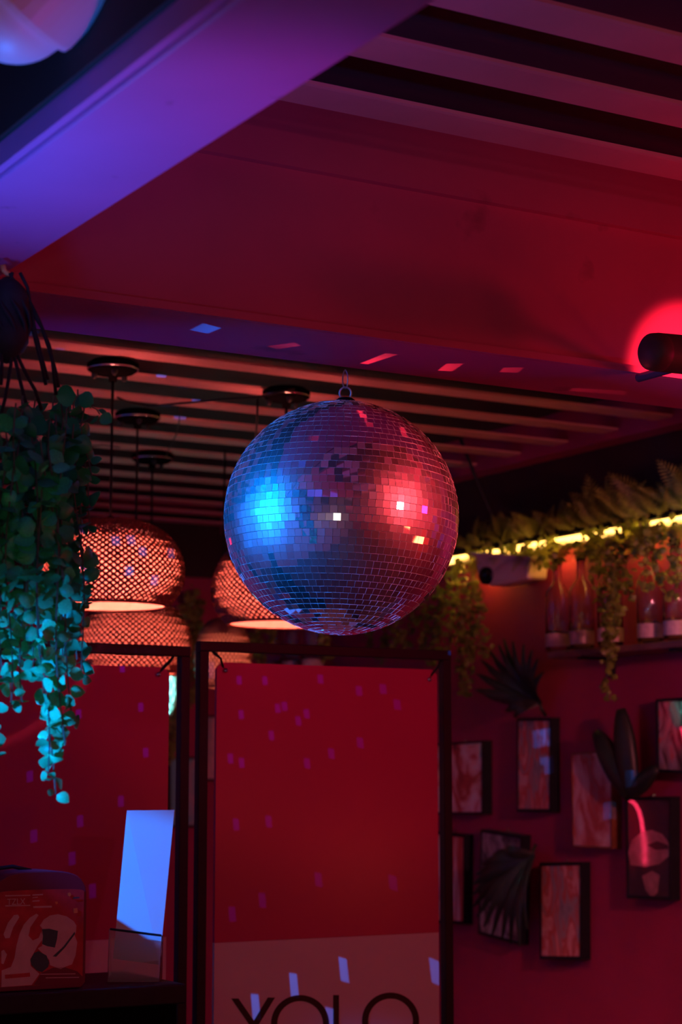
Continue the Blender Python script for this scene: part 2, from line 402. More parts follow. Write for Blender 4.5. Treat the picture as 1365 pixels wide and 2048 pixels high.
# YOLO lettering on the cream board (flat raised print)
YT = YP - .0042
def LP(px, py): return onY(px, py, YT)
def stroke(p, q, wpx, cut=True):
    # bar between two pixels; flat horizontal ends
    hw = wpx/2
    return MB().prism([LP(p[0]-hw, p[1]), LP(p[0]+hw, p[1]), LP(q[0]+hw, q[1]), LP(q[0]-hw, q[1])], (0, -.0012, 0))
def oring(cx, cy, ro, ri, n=48):
    m_ = MB(); vs = []
    for i in range(n):
        th = 2*math.pi*i/n
        vs += [LP(cx+ro*math.cos(th), cy+ro*math.sin(th)), LP(cx+ri*math.cos(th), cy+ri*math.sin(th))]
    fr = [v + Vector((0,-.0012,0)) for v in vs]
    fs = []
    for i in range(n):
        j = (i+1) % n; k = 2*n
        fs += [(k+2*i, k+2*j, k+2*j+1, k+2*i+1), (2*i, 2*j, k+2*j, k+2*i), (2*i+1, k+2*i+1, k+2*j+1, 2*j+1)]
    return m_.add(vs+fr, fs)
yy = stroke((470, 1997), (512, 2058), 14)
for s_ in (stroke((543, 1995), (505, 2058), 14), stroke((508, 2046), (508, 2106), 12)): yy.add(s_.v, s_.f)
build(yy, 'letter_y', M['ink'], st2)
build(oring(600.5, 2048, 58, 46), 'letter_o', M['ink'], st2)
ll = stroke((672.5, 1990), (672.5, 2104), 11); s_ = stroke((698, 2094), (698, 2105), 62); ll.add(s_.v, s_.f)
build(ll, 'letter_l', M['ink'], st2)
build(oring(781.5, 2042, 57, 45), 'letter_o', M['ink'], st2)

# ------------------------------------------------------------------ counter and what stands on it
ZK = onY(180, 1979, 3.2).z
xr = onY(373, 1975, 3.2).x
ct = empty('bar_counter', (xr-.6, 3.33, 0)); tag(ct, 'black bar counter in the lower left corner under the tin box', 'counter')
build(MB().box((xr-1.4, 3.2, ZK-.035), (xr, 3.47, ZK)), 'counter_top', M['black'], ct, bevel=.003)
build(MB().box((xr-1.38, 3.215, 0), (xr-.012, 3.455, ZK-.0355)), 'counter_body', M['blackmatt'], ct)

# tin box with rounded top
YX = 3.23
tin = empty('tin_box', (onY(88, 1975, YX).x, YX+.05, ZK)); tag(tin, 'red lunch tin with rounded lid and white cartoon hand print', 'tin box')
xt0, xt1 = onY(-14, 1850, YX).x, onY(173, 1850, YX).x
zt1 = onY(90, 1742, YX).z; zt0 = ZK + .001
def arch(xa, xb, zb, zt, rise, rb=.008, n=10):
    pts = [(xa+rb, zb), (xb-rb, zb), (xb, zb+rb)]
    cx, hw = (xa+xb)/2, (xb-xa)/2
    for i in range(n*2+1):
        th = math.pi*i/(2*n)
        ex = 2/3.2
        px = cx + hw*math.copysign(abs(math.cos(th))**ex, math.cos(th)); pz = zt-rise + rise*abs(math.sin(th))**ex
        pts.append((px, pz))
    pts.append((xa, zb+rb))
    return pts
out = arch(xt0, xt1, zt0, zt1, .055)
build(MB().prism([(p, YX, q) for p, q in out], (0, .10, 0)), 'body', M['tindark'], tin, bevel=.002)
inn = arch(xt0+.007, xt1-.006, zt0+.008, onY(90, 1779, YX).z, .006)
build(MB().prism([(p, YX-.0008, q) for p, q in inn], (0, .0007, 0)), 'front_panel', M['tinred'], tin)
def tp(px, py, k=1): return onY(px, py, YX - .0009 - .0004*k)
def tpoly(name, pts, m, k=1):
    vs = [tp(a_, b_, k) for a_, b_ in pts]
    return build(MB().prism(vs, (0, .0003, 0)), name, m, tin)
Z2 = 240/1365.0
def zz(pts): return [(a_*Z2, 1700 + b_*Z2) for a_, b_ in pts]
tpoly('printed_motif', zz([(15,1560),(360,1535),(450,1410),(350,1320),(345,1240),(430,1090),(490,1010),(470,930),(440,1000),(375,1030),(325,975),(345,880),(440,740),(415,725),(340,770),(270,850),(225,950),(190,1080),(165,1230),(125,1330),(20,1370)]), M['tinwhite'])
tpoly('printed_motif', zz([(40,960),(90,830),(160,740),(205,735),(220,765),(150,880),(110,1000),(60,1005)]), M['tinwhite'])
tpoly('printed_motif', zz([(15,1290),(15,1150),(45,1135),(80,1190),(40,1300)]), M['tinwhite'])
tpoly('printed_motif', zz([(455,860),(500,790),(570,745),(660,730),(760,755),(840,810),(870,860),(865,930),(850,970),(880,1050),(860,1200),(820,1300),(740,1330),(690,1355),(570,1310),(560,1250),(430,1120),(480,1090),(480,890)]), M['tinwhite'])
tpoly('printed_motif', zz([(480,900),(560,895),(660,920),(650,1010),(625,1110),(540,1095),(480,1070),(490,980)]), M['tinteal'], 2)
tpoly('printed_motif', zz([(345,1250),(390,1170),(440,1150),(530,1200),(560,1280),(550,1330),(480,1390),(420,1370),(360,1310)]), M['tinteal'], 2)
tpoly('printed_motif', zz([(600,1210),(720,1100),(850,930),(855,955),(740,1110),(640,1215)]), M['tinteal'], 2)
tpoly('printed_motif', zz([(385,1535),(470,1400),(600,1340),(740,1335),(880,1380),(950,1450),(900,1520),(700,1545)]), M['tindark'])
tpoly('printed_motif', zz([(55,1420),(340,1395),(345,1440),(60,1465)]), M['tinred'], 2)
for (ax, ay, bx, by) in ((60,515,345,528),(60,630,345,642),(370,505,490,520),(370,538,430,548),(370,575,450,590),(380,640,590,660),(460,1410,860,1418),(520,1450,900,1458)):
    tpoly('printed_line', zz([(ax,ay),(bx,ay-6),(bx,by-6),(ax,by)]), M['tinwhite'], 2)
tpoly('printed_dot', zz([(770,490),(800,485),(812,510),(795,530),(772,520)]), M['tingold'], 2)
tpoly('printed_dot', zz([(625,590),(655,585),(660,610),(635,618)]), M['tingold'], 2)
tpoly('printed_dot', zz([(835,665),(880,660),(885,715),(840,720)]), M['tingold'], 2)
tpoly('printed_dot', zz([(835,538),(905,532),(905,548),(835,554)]), M['tinteal'], 2)
cu = bpy.data.curves.new('printed_letters', 'FONT'); cu.body = 'TZLX'; cu.size = .019; cu.extrude = .0002
_t = bpy.data.objects.new('letters_curve', cu); _me = bpy.data.meshes.new_from_object(_t); bpy.data.objects.remove(_t)
_me.materials.clear(); _me.materials.append(M['tinwhite'])
o = bpy.data.objects.new('printed_letters', _me); fin(o, tin); q = tp(14, 1810, 2)
o.location = q - wl(tin); o.rotation_euler = (math.pi/2, 0, 0); o.scale = (.72, .8, 1)
# lid seam and a domed rear rim of the tin
hp = [onY(-30, 1752, YX+.07), onY(-5, 1737, YX+.07), onY(25, 1733, YX+.07), onY(62, 1741, YX+.07)]
build(MB().tube(hp, .0035, 8), 'carry_handle', M['black'], tin, smooth=True)

# leaflet holder and leaflet
YH = 3.30
hl = empty('leaflet_holder', (onY(268, 1965, YH).x, YH, ZK)); tag(hl, 'clear acrylic leaflet holder on the black counter', 'leaflet holder')
A, B, Cc, D = onY(220, 1858, YH-.01), onY(323, 1871, YH-.05), onY(318, 1973, YH-.05), onY(217, 1952, YH-.01)
Cc.z = D.z = ZK + .0015
fo = Vector((-.35, -.94, 0)) * .0025
back = Vector((.028, .05, 0))
build(MB().prism([A, B, Cc, D], fo), 'front_pane', M['acrylic'], hl)
build(MB().prism([A+back*.4, B+back*.4, Cc+back, D+back], -fo), 'back_pane', M['acrylic'], hl)
build(MB().prism([B, B+back*.38, Cc+back*.98, Cc], (.002, 0, 0)), 'side_pane', M['acrylic'], hl)
build(MB().prism([A, A+back*.38, D+back*.98, D], (-.002, 0, 0)), 'side_pane', M['acrylic'], hl)
build(MB().tube([A+fo*.5, B+fo*.5], .0022, 6), 'rim', M['black'], hl)
T0, T1 = onY(254, 1621, YH+.055), onY(349, 1620, YH+.025)
s0, s1 = A + back*.25, B + back*.25
s0 = onY(232, 1857, (s0).y); s1 = onY(325, 1870, (s1).y)
d0 = s0 + (s0-T0).normalized()*.055; d1 = s1 + (s1-T1).normalized()*.055
lf = build(MB().prism([T0, T1, d1, d0], (.0015, .0025, 0)), 'paper_leaflet', M['paper'])
tag(lf, 'tall blank leaflet standing in the acrylic holder on the counter', 'leaflet')

# ------------------------------------------------------------------ woven pendant lamps
def shade_profile(u, R_, hh):
    """u 0 top .. 1 rim -> (radius, z below top)"""
    a_ = u * 2.25
    r = R_ * (math.sin(min(a_, 2.25)) ** .75) if a_ < math.pi/2 else R_ * (1 - .22*((a_-math.pi/2)/.68)**2)
    z = hh * (1 - math.cos(a_)) / (1 - math.cos(2.25))
    return max(r, .012), z
def pendant(name, label, c, R_, hh, rod_top, bulbm, lightcol, power, strands=58, canopy_r=.062, canopy=True, sw=.0056, liner='liner'):
    """c: top centre of the shade"""
    t = empty(name, c); tag(t, label, 'pendant lamp', 'woven bamboo pendant lamps')
    m_ = MB(); seg = 22
    for fam in (1, -1):
        for k in range(strands):
            off = .0011*fam
            prev = None
            for i in range(seg+1):
                u = .05 + .95*i/seg
                r, z = shade_profile(u, R_, hh); r += off*((i % 2)*2-1)
                th = 2*math.pi*k/strands + fam*u*2.1
                # strip direction estimate
                p = c + Vector((r*math.cos(th), r*math.sin(th), -z))
                u2 = u + .01; r2, z2 = shade_profile(min(u2, 1.02), R_, hh); th2 = 2*math.pi*k/strands + fam*u2*2.1
                d_ = (c + Vector((r2*math.cos(th2), r2*math.sin(th2), -z2)) - p).normalized()
                n_ = Vector((math.cos(th), math.sin(th), .25)).normalized()
                s_ = d_.cross(n_).normalized() * (sw/2 * min(1, r/(R_*.55)))
                cur = (p - s_, p + s_)
                if prev:
                    m_.add([prev[0], prev[1], cur[1], cur[0]], [(0,1,2,3)])
                prev = cur
    sh = build(m_, 'woven_shade', M['cane'], t)
    so = sh.modifiers.new('thick', 'SOLIDIFY'); so.thickness = .0012
    pr = [shade_profile(.40 + .60*i/20, R_, hh) for i in range(21)]
    build(MB().lathe([(max(.008, r*.955 - .002), -z) for r, z in pr], c, seg=48), 'inner_liner', M[liner], t, smooth=True)
    def hoop(u, rr):
        r, z = shade_profile(u, R_, hh)
        pts = [c + Vector((r*math.cos(2*math.pi*i/48), r*math.sin(2*math.pi*i/48), -z)) for i in range(49)]
        return MB().tube(pts, rr, 6, cap=False)
    build(hoop(1.0, .0038), 'rim_hoop', M['cane'], t, smooth=True)
    build(hoop(.12, .003), 'top_hoop', M['cane'], t, smooth=True)
    # bulb and socket
    bz = hh*.52
    build(MB().lathe([(0,-.028), (.013,-.026), (.022,-.015), (.025,0), (.020,.016), (.012,.030), (.011,.042)], c + Vector((0,0,-bz)), seg=16), 'bulb', bulbm, t, smooth=True)
    build(MB().lathe([(.014, 0), (.016, .01), (.016, .05), (.006, .06)], c + Vector((0,0,-bz+.042)), seg=14), 'socket', M['blackmatt'], t, smooth=True)
    build(MB().tube([c + Vector((0,0,-bz+.10)), c, rod_top], .0035, 8), 'rod', M['black'], t, smooth=True)
    build(MB().lathe([(.0, .012), (.006, .010), (.011, .002), (.012, -.004), (0, -.005)], c, seg=12), 'rod_end', M['black'], t, smooth=True)
    if canopy:
        k = rod_top
        cn = build(MB().lathe([(0, 0), (canopy_r*.8, 0), (canopy_r, -.008), (canopy_r, -.020), (canopy_r*.82, -.030), (.012, -.034), (.010, -.050), (0, -.050)], k, seg=36), 'canopy', M['blackmatt'], t, smooth=True)
        pts = [k + Vector((canopy_r*.98*math.cos(2*math.pi*i/36), canopy_r*.98*math.sin(2*math.pi*i/36), -.021)) for i in range(37)]
        build(MB().tube(pts, .0022, 6, cap=False), 'chrome_rim', M['chrome'], cn, smooth=True)
        for a_ in (.5, 2.6, 4.4):
            q = k + Vector((canopy_r*.72*math.cos(a_), canopy_r*.72*math.sin(a_), -.026))
            build(MB().lathe([(.007, 0), (.007, -.012), (.003, -.018), (0, -.018)], q, seg=10), 'canopy_knob', M['black'], cn, smooth=True)
    point('pendant_bulb_light', c + Vector((0, 0, -bz)), lightcol, power, .034)
    return t
zbase = ZC - .0005
k1 = onZ(222, 748, .965); k1.z = zbase
kA = Vector((onY(221, 1040, 4.2).x, 4.2, onY(221, 1040, 4.2).z)); k1 = Vector((kA.x, kA.y, zbase))
pendant('pendant_lamp', 'front dome shaped woven bamboo pendant lamp right of the hanging vine', kA, .178, .205, k1, M['bulb'], WARM, 40, 62)
kB = onY(270, 1198, 4.75); pendant('pendant_lamp', 'woven bamboo pendant lamp hanging low just under the front dome lamp', kB, .155, .20, Vector((kB.x, kB.y, zbase)), M['bulb'], WARM, 14, 56)
kC = onY(572, 1072, 4.28); pendant('pendant_lamp', 'dome shaped woven bamboo pendant lamp half hidden behind the disco ball', kC, .190, .225, Vector((kC.x, kC.y, zbase)), M['bulb'], WARM, 34, 66)
kD = onY(447, 1236, 5.2); pendant('pendant_lamp', 'small woven bamboo pendant lamp behind the left post of the YOLO stand', kD, .088, .21, Vector((kD.x, kD.y, zbase)), M['bulb'], WARM, 2, 42, canopy=False)
kE = onY(300, 1290, 5.35); pendant('pendant_lamp', 'woven pendant lamp glowing cyan white beside the left stand post', kE, .085, .215, Vector((kE.x, kE.y, zbase)), M['coldbulb'], (.25, 1, .85), 9, 20, canopy_r=.064, liner='liner_white')
# swagged black flex between the canopies
def flex(label, pts, r=.0028):
    tag(build(MB().tube(pts, r, 6), 'cable', M['black'], smooth=True), label, 'cable')
flex('black flex swagged under the ceiling from the middle canopy to the right', [onZ(235, 795, .97), onZ(260, 806, .965), onZ(300, 812, .955), onZ(370, 806, .950), onZ(440, 799, .95), onZ(514, 795, .95), onZ(545, 788, .955), onZ(590, 778, .968)])
flex('short black flex dropping left of the disco ball top', [onZ(516, 798, .945), onZ(515, 830, .945-.04), onZ(512, 880, .945-.09)])
flex('thin black flex curling down to the lowest ceiling canopy', [onZ(360, 815, .94), onZ(359, 842, .93), onZ(352, 872, .95), onZ(340, 892, .965), onZ(334, 910, .968)], .0018)
flex('short black flex left of the lowest ceiling canopy', [onZ(172, 893, .965), onZ(205, 890, .97), onZ(240, 895, .968)], .002)
flex('thick black cable slanting down to the planted ledge right of the ball', [onX(922, 878, 3.35), onX(944, 935, 3.40), onX(964, 985, 3.44), onX(996, 1058, 3.47)], .006)

# ------------------------------------------------------------------ hanging vine, left
leafm = MB()
def leafshape(m_, M4, n=5, cup=.25):
    # ovate leaf in xy, base at origin, tip at +y (unit length), folded along the midrib
    mid = [M4 @ Vector((0, i/n, cup*.35*math.sin(math.pi*i/n))) for i in range(n+1)]
    base = len(m_.v); m_.v += mid
    for sd in (-1, 1):
        rim = []
        for i in range(1, n):
            u = i/n; wd_ = .50*math.sin(math.pi*u**.85)**.7
            rim.append(len(m_.v)); m_.v.append(M4 @ Vector((sd*wd_, u, -cup*wd_*.8)))
        for i in range(n):
            a_, b_ = base+i, base+i+1
            ra = rim[i-1] if i > 0 else None; rb = rim[i] if i < n-1 else None
            f = [a_] + ([ra] if ra is not None else []) + ([rb] if rb is not None else []) + [b_]
            if sd > 0: f = f[::-1]
            m_.f.append(tuple(f)); m_.m.append(0)
leafmes = []
for cup in (.2, .5, -.25):
    q = MB(); leafshape(q, Matrix.Identity(4), 5, cup); me = q.mesh('leaf'); me.materials.append(M['leaf'])
    for p in me.polygons: p.use_smooth = True
    leafmes.append((q, me))
VY = 2.40
vine = empty('hanging_vine', (onY(30, 700, VY).x, VY, H+.69)); tag(vine, 'trailing round leaved plant hanging from the beam, lit cyan', 'hanging plant')
rv = random.Random(21)
# (start px, end px, depth offset)
strands = []
for i in range(30):
    xs = rv.uniform(-70, 150); ys = rv.uniform(775, 860)
    xe = xs + rv.uniform(-15, 25); ye = rv.uniform(1120, 1390)
    if xe > 120: ye = rv.uniform(1080, 1360); xe = min(xe, 165)
    strands.append(((xs, ys), (xe, ye), rv.uniform(-.10, .12)))
strands += [((60, 900), (105, 1588), -.10), ((100, 900), (128, 1490), -.11), ((75, 980), (95, 1545), -.105), ((20, 900), (18, 1415), -.09), ((35, 950), (48, 1405), -.08), ((-30, 900), (-8, 1545), -.09),
            ((150, 850), (168, 1355), -.02), ((130, 800), (176, 1200), .02), ((160, 790), (178, 950), .0), ((150, 780), (200, 830), -.02), ((140, 790), (185, 1050), .03), ((90, 880), (150, 1440), -.10)]
stemb = MB(); leaves = []
for (p0, p1, dy) in strands:
    Y = VY + dy
    a_ = onY(p0[0], p0[1], Y); b_ = onY(p1[0], p1[1], Y)
    L = (a_ - b_).length; n = max(4, int(L/.019))
    ph = rv.random()*6; path = []
    for i in range(n+1):
        u = i/n
        path.append(a_.lerp(b_, u) + Vector((math.sin(ph+u*7)*.006, math.cos(ph+u*6)*.006, 0)))
    stemb.tube(path, .0011, 4)
    for i in range(1, n+1):
        for sgn in (0, 1):
            if rv.random() < .13: continue
            az = ph + i*2.4 + sgn*math.pi + rv.gauss(0, .4)
            drop = rv.uniform(-.9, .35)
            d_ = Vector((math.cos(az), math.sin(az), drop)).normalized()
            nn = Vector((rv.gauss(0,.55)-.35, rv.gauss(0,.45)-.75, rv.gauss(0,.5)+.2)); nn = (nn - d_*nn.dot(d_)).normalized()
            sx = d_.cross(nn)
            sz = rv.uniform(.018, .031) * (1 - .25*(i/n)) * (.8 if i == n else 1)
            M4 = Matrix.Translation(path[i] + d_*.002) @ Matrix((sx, d_, nn)).transposed().to_4x4() @ Matrix.Diagonal((sz*rv.uniform(.8,1.1), sz, sz, 1))
            q = path[i] - CAM; zc = q.dot(FW); px = 682.5 + F*q.dot(RT)/zc
            leaves.append((Y + (0 if px > -15 else 5) - (.12 if p1[1] > 1400 else 0), M4, rv.randrange(3)))
leaves.sort(key=lambda t: t[0])
for _, M4, k in leaves[:300]: inst('leaf', leafmes[k][1], vine, M4)
mb = MB()
for _, M4, k in leaves[300:]: mb.add([M4 @ v for v in leafmes[k][0].v], leafmes[k][0].f)
tag(build(mb, 'foliage', M['leaf'], vine, smooth=True), kind='stuff')
tag(build(stemb, 'stems', M['stem'], vine), kind='stuff')
# basket knot and cords
kc = onY(15, 640, VY)
def lump(c, rx, rz, seed):
    r_ = random.Random(seed); prof = []
    for i in range(13):
        th = math.pi*i/12
        prof.append((rx*math.sin(th)*(1+.12*math.sin(5*th+seed)), -rz*math.cos(th)))
    return MB().lathe(prof, c, seg=18)
build(lump(kc, .030, .060, 3), 'moss_knot', M['cord'], vine, smooth=True)
for k in range(10):
    a0 = 2*math.pi*k/10
    pts = [kc + Vector((.031*math.cos(a0+i*.35)*math.sin(math.pi*(i+.5)/8), .031*math.sin(a0+i*.35)*math.sin(math.pi*(i+.5)/8), .056 - .112*i/7)) for i in range(8)]
    build(MB().tube(pts, .0028, 5), 'knot_cord', M['cord'], vine, smooth=True)
for path in ([(20,546),(30,570),(38,600),(30,640)], [(40,545),(55,575),(62,620),(70,660),(85,720),(96,760)], [(58,600),(78,640),(98,690),(108,730),(118,775)],
             [(55,615),(66,660),(80,715),(92,770)], [(62,620),(84,655),(105,720),(112,790)], [(22,690),(22,730),(12,790),(2,830)], [(24,690),(34,735),(46,785),(60,830)], [(26,690),(48,740),(70,780),(84,820)], [(2,700),(4,740),(2,770)], [(25,545),(18,580),(10,620)]):
    build(MB().tube([onY(a_, b_, VY-.01) for a_, b_ in path], .0024, 6), 'cord', M['cord'], vine, smooth=True)
build(MB().tube([onY(20,560,VY), onY(16, 548, VY), onY(8, 541, VY), onY(6, 530, VY)], .004, 8), 'ceiling_hook', M['tingold'], vine, smooth=True)

# ------------------------------------------------------------------ the spotlights at the frame's edge
DL = 2.0
sp = empty('dome_lamp', onD(30, 0, DL)); tag(sp, 'white dome ended lamp in the top left corner beside the beam', 'lamp')
cL = onD(30, 0, DL); ax = (RT*.72 + UP*.66 + FW*-.2).normalized()
rad = 132/F*DL
build(MB().lathe([(0, -.0), (rad*1.06, 0), (rad*1.08, .006), (rad*1.08, .165), (rad*.9, .18), (0, .18)], cL, ax, 40), 'housing', M['lampbody'], sp, smooth=False)
build(MB().lathe([(rad*.955*math.cos(math.pi/2*i/12), -rad*.955*math.sin(math.pi/2*i/12)) for i in range(13)], cL, ax, 40), 'dome', M['lampbody'], sp, smooth=True)
build(MB().tube([cL + ax*.10, cL + ax*.16 + Vector((.03,.05,.12)), Vector((cL.x+.05, cL.y+.10, ZC-.0505))], .012, 8), 'bracket', M['blackmatt'], sp, smooth=True)

YC = 2.36
can = empty('can_spotlight', onY(1340, 700, YC)); tag(can, 'dark cylindrical can spotlight under the ceiling at the right edge', 'spotlight')
cl = onY(1300, 703, YC); cr = onY(1440, 716, YC+.02); axc = (cr - cl).normalized()
rc = .0315
build(MB().lathe([(0, -.004), (rc*.75, -.003), (rc*.95, .004), (rc, .018), (rc, .022), (rc*.97, .024), (rc*1.0, .026), (rc*1.02, .12), (rc*1.08, .125), (rc*1.08, .15), (rc*.9, .15), (0, .13)], cl, axc, 32), 'can_body', M['canbody'], can, smooth=True)
mdl = cl + axc*.148
build(MB().tube([mdl, Vector((mdl.x, 2.5683, mdl.z))], .008, 8), 'bracket', M['canbody'], can, smooth=True)

# ------------------------------------------------------------------ right wall: pictures
def art(name, stops, scale, coat=0.0, stretch=(1,1,1)):
    m = mat(name, (.5,.5,.5), .6, scale=scale, stops=stops, coat=coat, detail=6)
    nt = m.node_tree; tc = [n for n in nt.nodes if n.type == 'TEX_COORD'][0]
    mp = nt.nodes.new('ShaderNodeMapping'); mp.inputs['Scale'].default_value = stretch
    nz = [n for n in nt.nodes if n.type == 'TEX_NOISE'][0]; nz.inputs['Distortion'].default_value = 1.2
    nt.nodes['Principled BSDF'].inputs['Coat Roughness'].default_value = 0.005
    nt.links.new(tc.outputs['Object'], mp.inputs['Vector']); nt.links.new(mp.outputs['Vector'], nz.inputs['Vector'])
    return m
DP = .036
def picture(label, TL, TR, BR_, BL, artm, frm=None, X=None, wallx=XW, border=.007):
    """pixel corners of the face; hangs on the right wall"""
    frm = frm or M['black']; Xf = wallx - DP
    P = [onX(*q, Xf) for q in (TL, TR, BR_, BL)]
    c = sum(P, Vector())/4
    t = empty('framed_picture', Vector((wallx-.001, c.y, min(p.z for p in P)))); tag(t, label, 'picture', 'pictures on the right hand wall')
    ins = [p + (c-p)*(border*1.7/((c-p).length)) for p in P]
    for i in range(4):
        j = (i+1) % 4
        build(MB().prism([P[i], P[j], ins[j], ins[i]], (DP-.001, 0, 0)), 'frame_side', frm, t)
    build(MB().prism([p + Vector((.003,0,0)) for p in ins], (.004, 0, 0)), 'print', artm, t)
    tm_ = (P[0]+P[1])/2
    build(ring(tm_ + Vector((.026, 0, .004)), .005, .0014, (1,0,0), 12), 'hanger', M['chrome'], t)
    return t
pk, rd, cr_, gy, dk, tl = (.78,.45,.45), (.58,.10,.08), (.88,.75,.70), (.40,.36,.38), (.04,.03,.04), (.14,.48,.50)
picture('pale picture with red mottled foot, top left beside the stand post', (871,1487), (967,1481), (967,1629), (871,1629), art('art_a', [(.25,dk),(.42,rd),(.5,pk),(.6,cr_),(.72,tl)], 9))
picture('tall picture with blue grey top below the upper palm leaf', (1034,1436), (1102,1435), (1102,1625), (1034,1624), art('art_b', [(.25,dk),(.42,gy),(.52,rd),(.62,pk),(.75,gy)], 12, 0, (1,1.6,.6)))
picture('pale wood framed picture partly behind the dark cactus shaped leaf', (1143,1506), (1224,1500), (1224,1698), (1146,1694), art('art_c', [(.25,gy),(.4,rd),(.5,pk),(.6,cr_),(.72,rd)], 7, .3), M['wood'], border=.004)
picture('black framed glazed picture cut by the right edge of the photo', (1312,1398), (1420,1392), (1420,1550), (1314,1544), art('art_d', [(.25,dk),(.4,dk),(.52,gy),(.6,rd),(.72,pk)], 8, 1.0))
p5 = picture('dark glazed picture with red neon reflection and pale disc', (1251,1594), (1342,1593), (1342,1801), (1254,1797), art('art_e', [(.25,dk),(.5,(.05,.03,.04)),(.7,(.10,.05,.06))], 6, 1.0))
picture('narrow red streaked picture right behind the stand post', (868,1662), (930,1669), (928,1849), (868,1846), art('art_f', [(.25,rd),(.45,rd),(.52,pk),(.62,cr_),(.75,gy)], 9, 0, (1,2.5,.35)))
picture('tilted picture with grey top behind the lower palm leaf', (962,1658), (1044,1671), (1039,1890), (956,1868), art('art_g', [(.25,dk),(.45,gy),(.55,dk),(.66,pk),(.75,gy)], 6))
picture('tall red mottled picture lowest on the right hand wall', (1080,1725), (1163,1724), (1163,1920), (1080,1918), art('art_h', [(.25,dk),(.4,gy),(.5,rd),(.58,pk),(.72,rd)], 11, 0, (1,1.4,.6)))
# pale disc and stalk printed on the dark picture
def facepoly(name, pts, m, par, k=1):
    vs = [onX(a_, b_, XW-DP+.0028-.0004*k) for a_, b_ in pts]
    build(MB().prism(vs, (.0003,0,0)), name, m, par)
pm = mat('print_pale', (.42,.20,.22), .6, var=.3, scale=30, coat=1.0)
facepoly('printed_shape', [(1257,1705),(1265,1680),(1285,1663),(1305,1660),(1325,1668),(1338,1685),(1339,1712),(1320,1728),(1290,1734),(1262,1730)], pm, p5)
facepoly('printed_shape', [(1285,1752),(1305,1742),(1320,1750),(1316,1785),(1305,1796),(1292,1780)], pm, p5)
dm = mat('print_dark', (.06,.02,.03), .6, coat=1.0)
facepoly('printed_shape', [(1295,1690),(1315,1682),(1336,1690),(1338,1698),(1312,1700)], dm, p5, 2)

# two further prints on the back wall, glimpsed between the stands
def backpic(label, x0_, x1_, y0_, y1_, artm):
    P = [onY(x0_, y0_, YB-.03), onY(x1_, y0_+2, YB-.03), onY(x1_, y1_, YB-.03), onY(x0_, y1_, YB-.03)]
    c = sum(P, Vector())/4; t = empty('framed_picture', Vector((c.x, YB-.001, P[2].z))); tag(t, label, 'picture', 'prints on the back wall')
    ins = [p + (c-p)*(.01/((c-p).length)) for p in P]
    for i in range(4):
        j = (i+1) % 4; build(MB().prism([P[i], P[j], ins[j], ins[i]], (0, .029, 0)), 'frame_side', M['black'], t)
    build(MB().prism([p + Vector((0,.003,0)) for p in ins], (0, .004, 0)), 'print', artm, t)
backpic('teal picture on the back wall seen between the two stands', 340, 402, 1512, 1655, art('art_i', [(.25,tl),(.45,tl),(.55,gy),(.7,pk)], 5))
backpic('pale picture on the back wall beside the red sign board', 406, 470, 1430, 1562, art('art_j', [(.25,tl),(.4,gy),(.5,pk),(.7,cr_)], 4))

# neon sign on the back wall, out of frame, mirrored in the glazed pictures
def mirrored(px, py):
    Pf = onX(px, py, XW-DP+.003); d = Pf - CAM; d.x = -d.x
    return Pf + d * ((YB-.05 - Pf.y)/d.y)
nt_ = [mirrored(*q) for q in ((1255,1597),(1264,1602),(1272,1609),(1279,1622),(1284,1642),(1288,1672),(1291,1702),(1291,1730))]
nt2 = [mirrored(*q) for q in ((1343,1400),(1350,1410),(1356,1424),(1362,1442),(1370,1470),(1378,1500))]
ns = empty('neon_sign', sum(nt_, Vector())/len(nt_)); tag(ns, 'red neon tubes on the back wall, mirrored in the glazed pictures', 'neon sign')
build(MB().tube(nt_, .0055, 8), 'neon_tube', M['neon'], ns, smooth=True)
build(MB().tube(nt2, .009, 8), 'neon_tube', M['neon'], ns, smooth=True)
for q in (nt_[0], nt_[-1], nt2[0], nt2[-1]):
    build(MB().tube([q, Vector((q.x, YB-.001, q.z))], .006, 6), 'tube_holder', M['blackmatt'], ns)

# ------------------------------------------------------------------ palm and cactus leaves fixed to the wall
def palm(label, hub, tips, X0, wid=9, tail=None):
    hb = onX(*hub, X0); t = empty('palm_leaf', hb); tag(t, label, 'palm leaf', 'dark palm leaves on the right hand wall')
    rp_ = random.Random(len(tips))
    for i, (tx, ty) in enumerate(tips):
        tp_ = onX(tx, ty, X0 - .03 - .03*rp_.random()); m_ = MB(); n = 7
        d_ = tp_ - hb; side = Vector((-1,0,0)).cross(d_).normalized()
        vs = []
        for k in range(n+1):
            u = k/n; wq = wid/700*(math.sin(math.pi*(.12+.86*u))**.8) * (1 if k < n else .15)
            c = hb + d_*u + Vector((-.03*math.sin(math.pi*u), 0, -.012*u*u))
            vs += [c - side*wq + Vector((.004,0,0)), c + Vector((-.004,0,0)), c + side*wq + Vector((.004,0,0))]
        fs = []
        for k in range(n): 
            for s_ in (0,1): fs.append((3*k+s_, 3*k+s_+1, 3*k+4+s_, 3*k+3+s_))
        m_.add(vs, fs); build(m_, 'leaflet', M['darkleaf'], t, smooth=True)
    e = onX(*(tail or (hub[0]+4, hub[1]+24)), X0+.02)
    build(MB().tube([hb, (hb+e)/2 + Vector((-.004,0,0)), e], .006, 6), 'stalk', M['darkleaf'], t, smooth=True)
palm('dark palm leaf fanning up above the tall blue grey picture', (1080,1405), [(948,1372),(952,1340),(962,1312),(978,1292),(998,1282),(1008,1270),(1026,1275),(1048,1280),(1064,1292),(1076,1310),(1088,1335),(992,1392),(1012,1415),(1030,1428),(970,1385)], XW-.05, 10.5, (1092,1432))
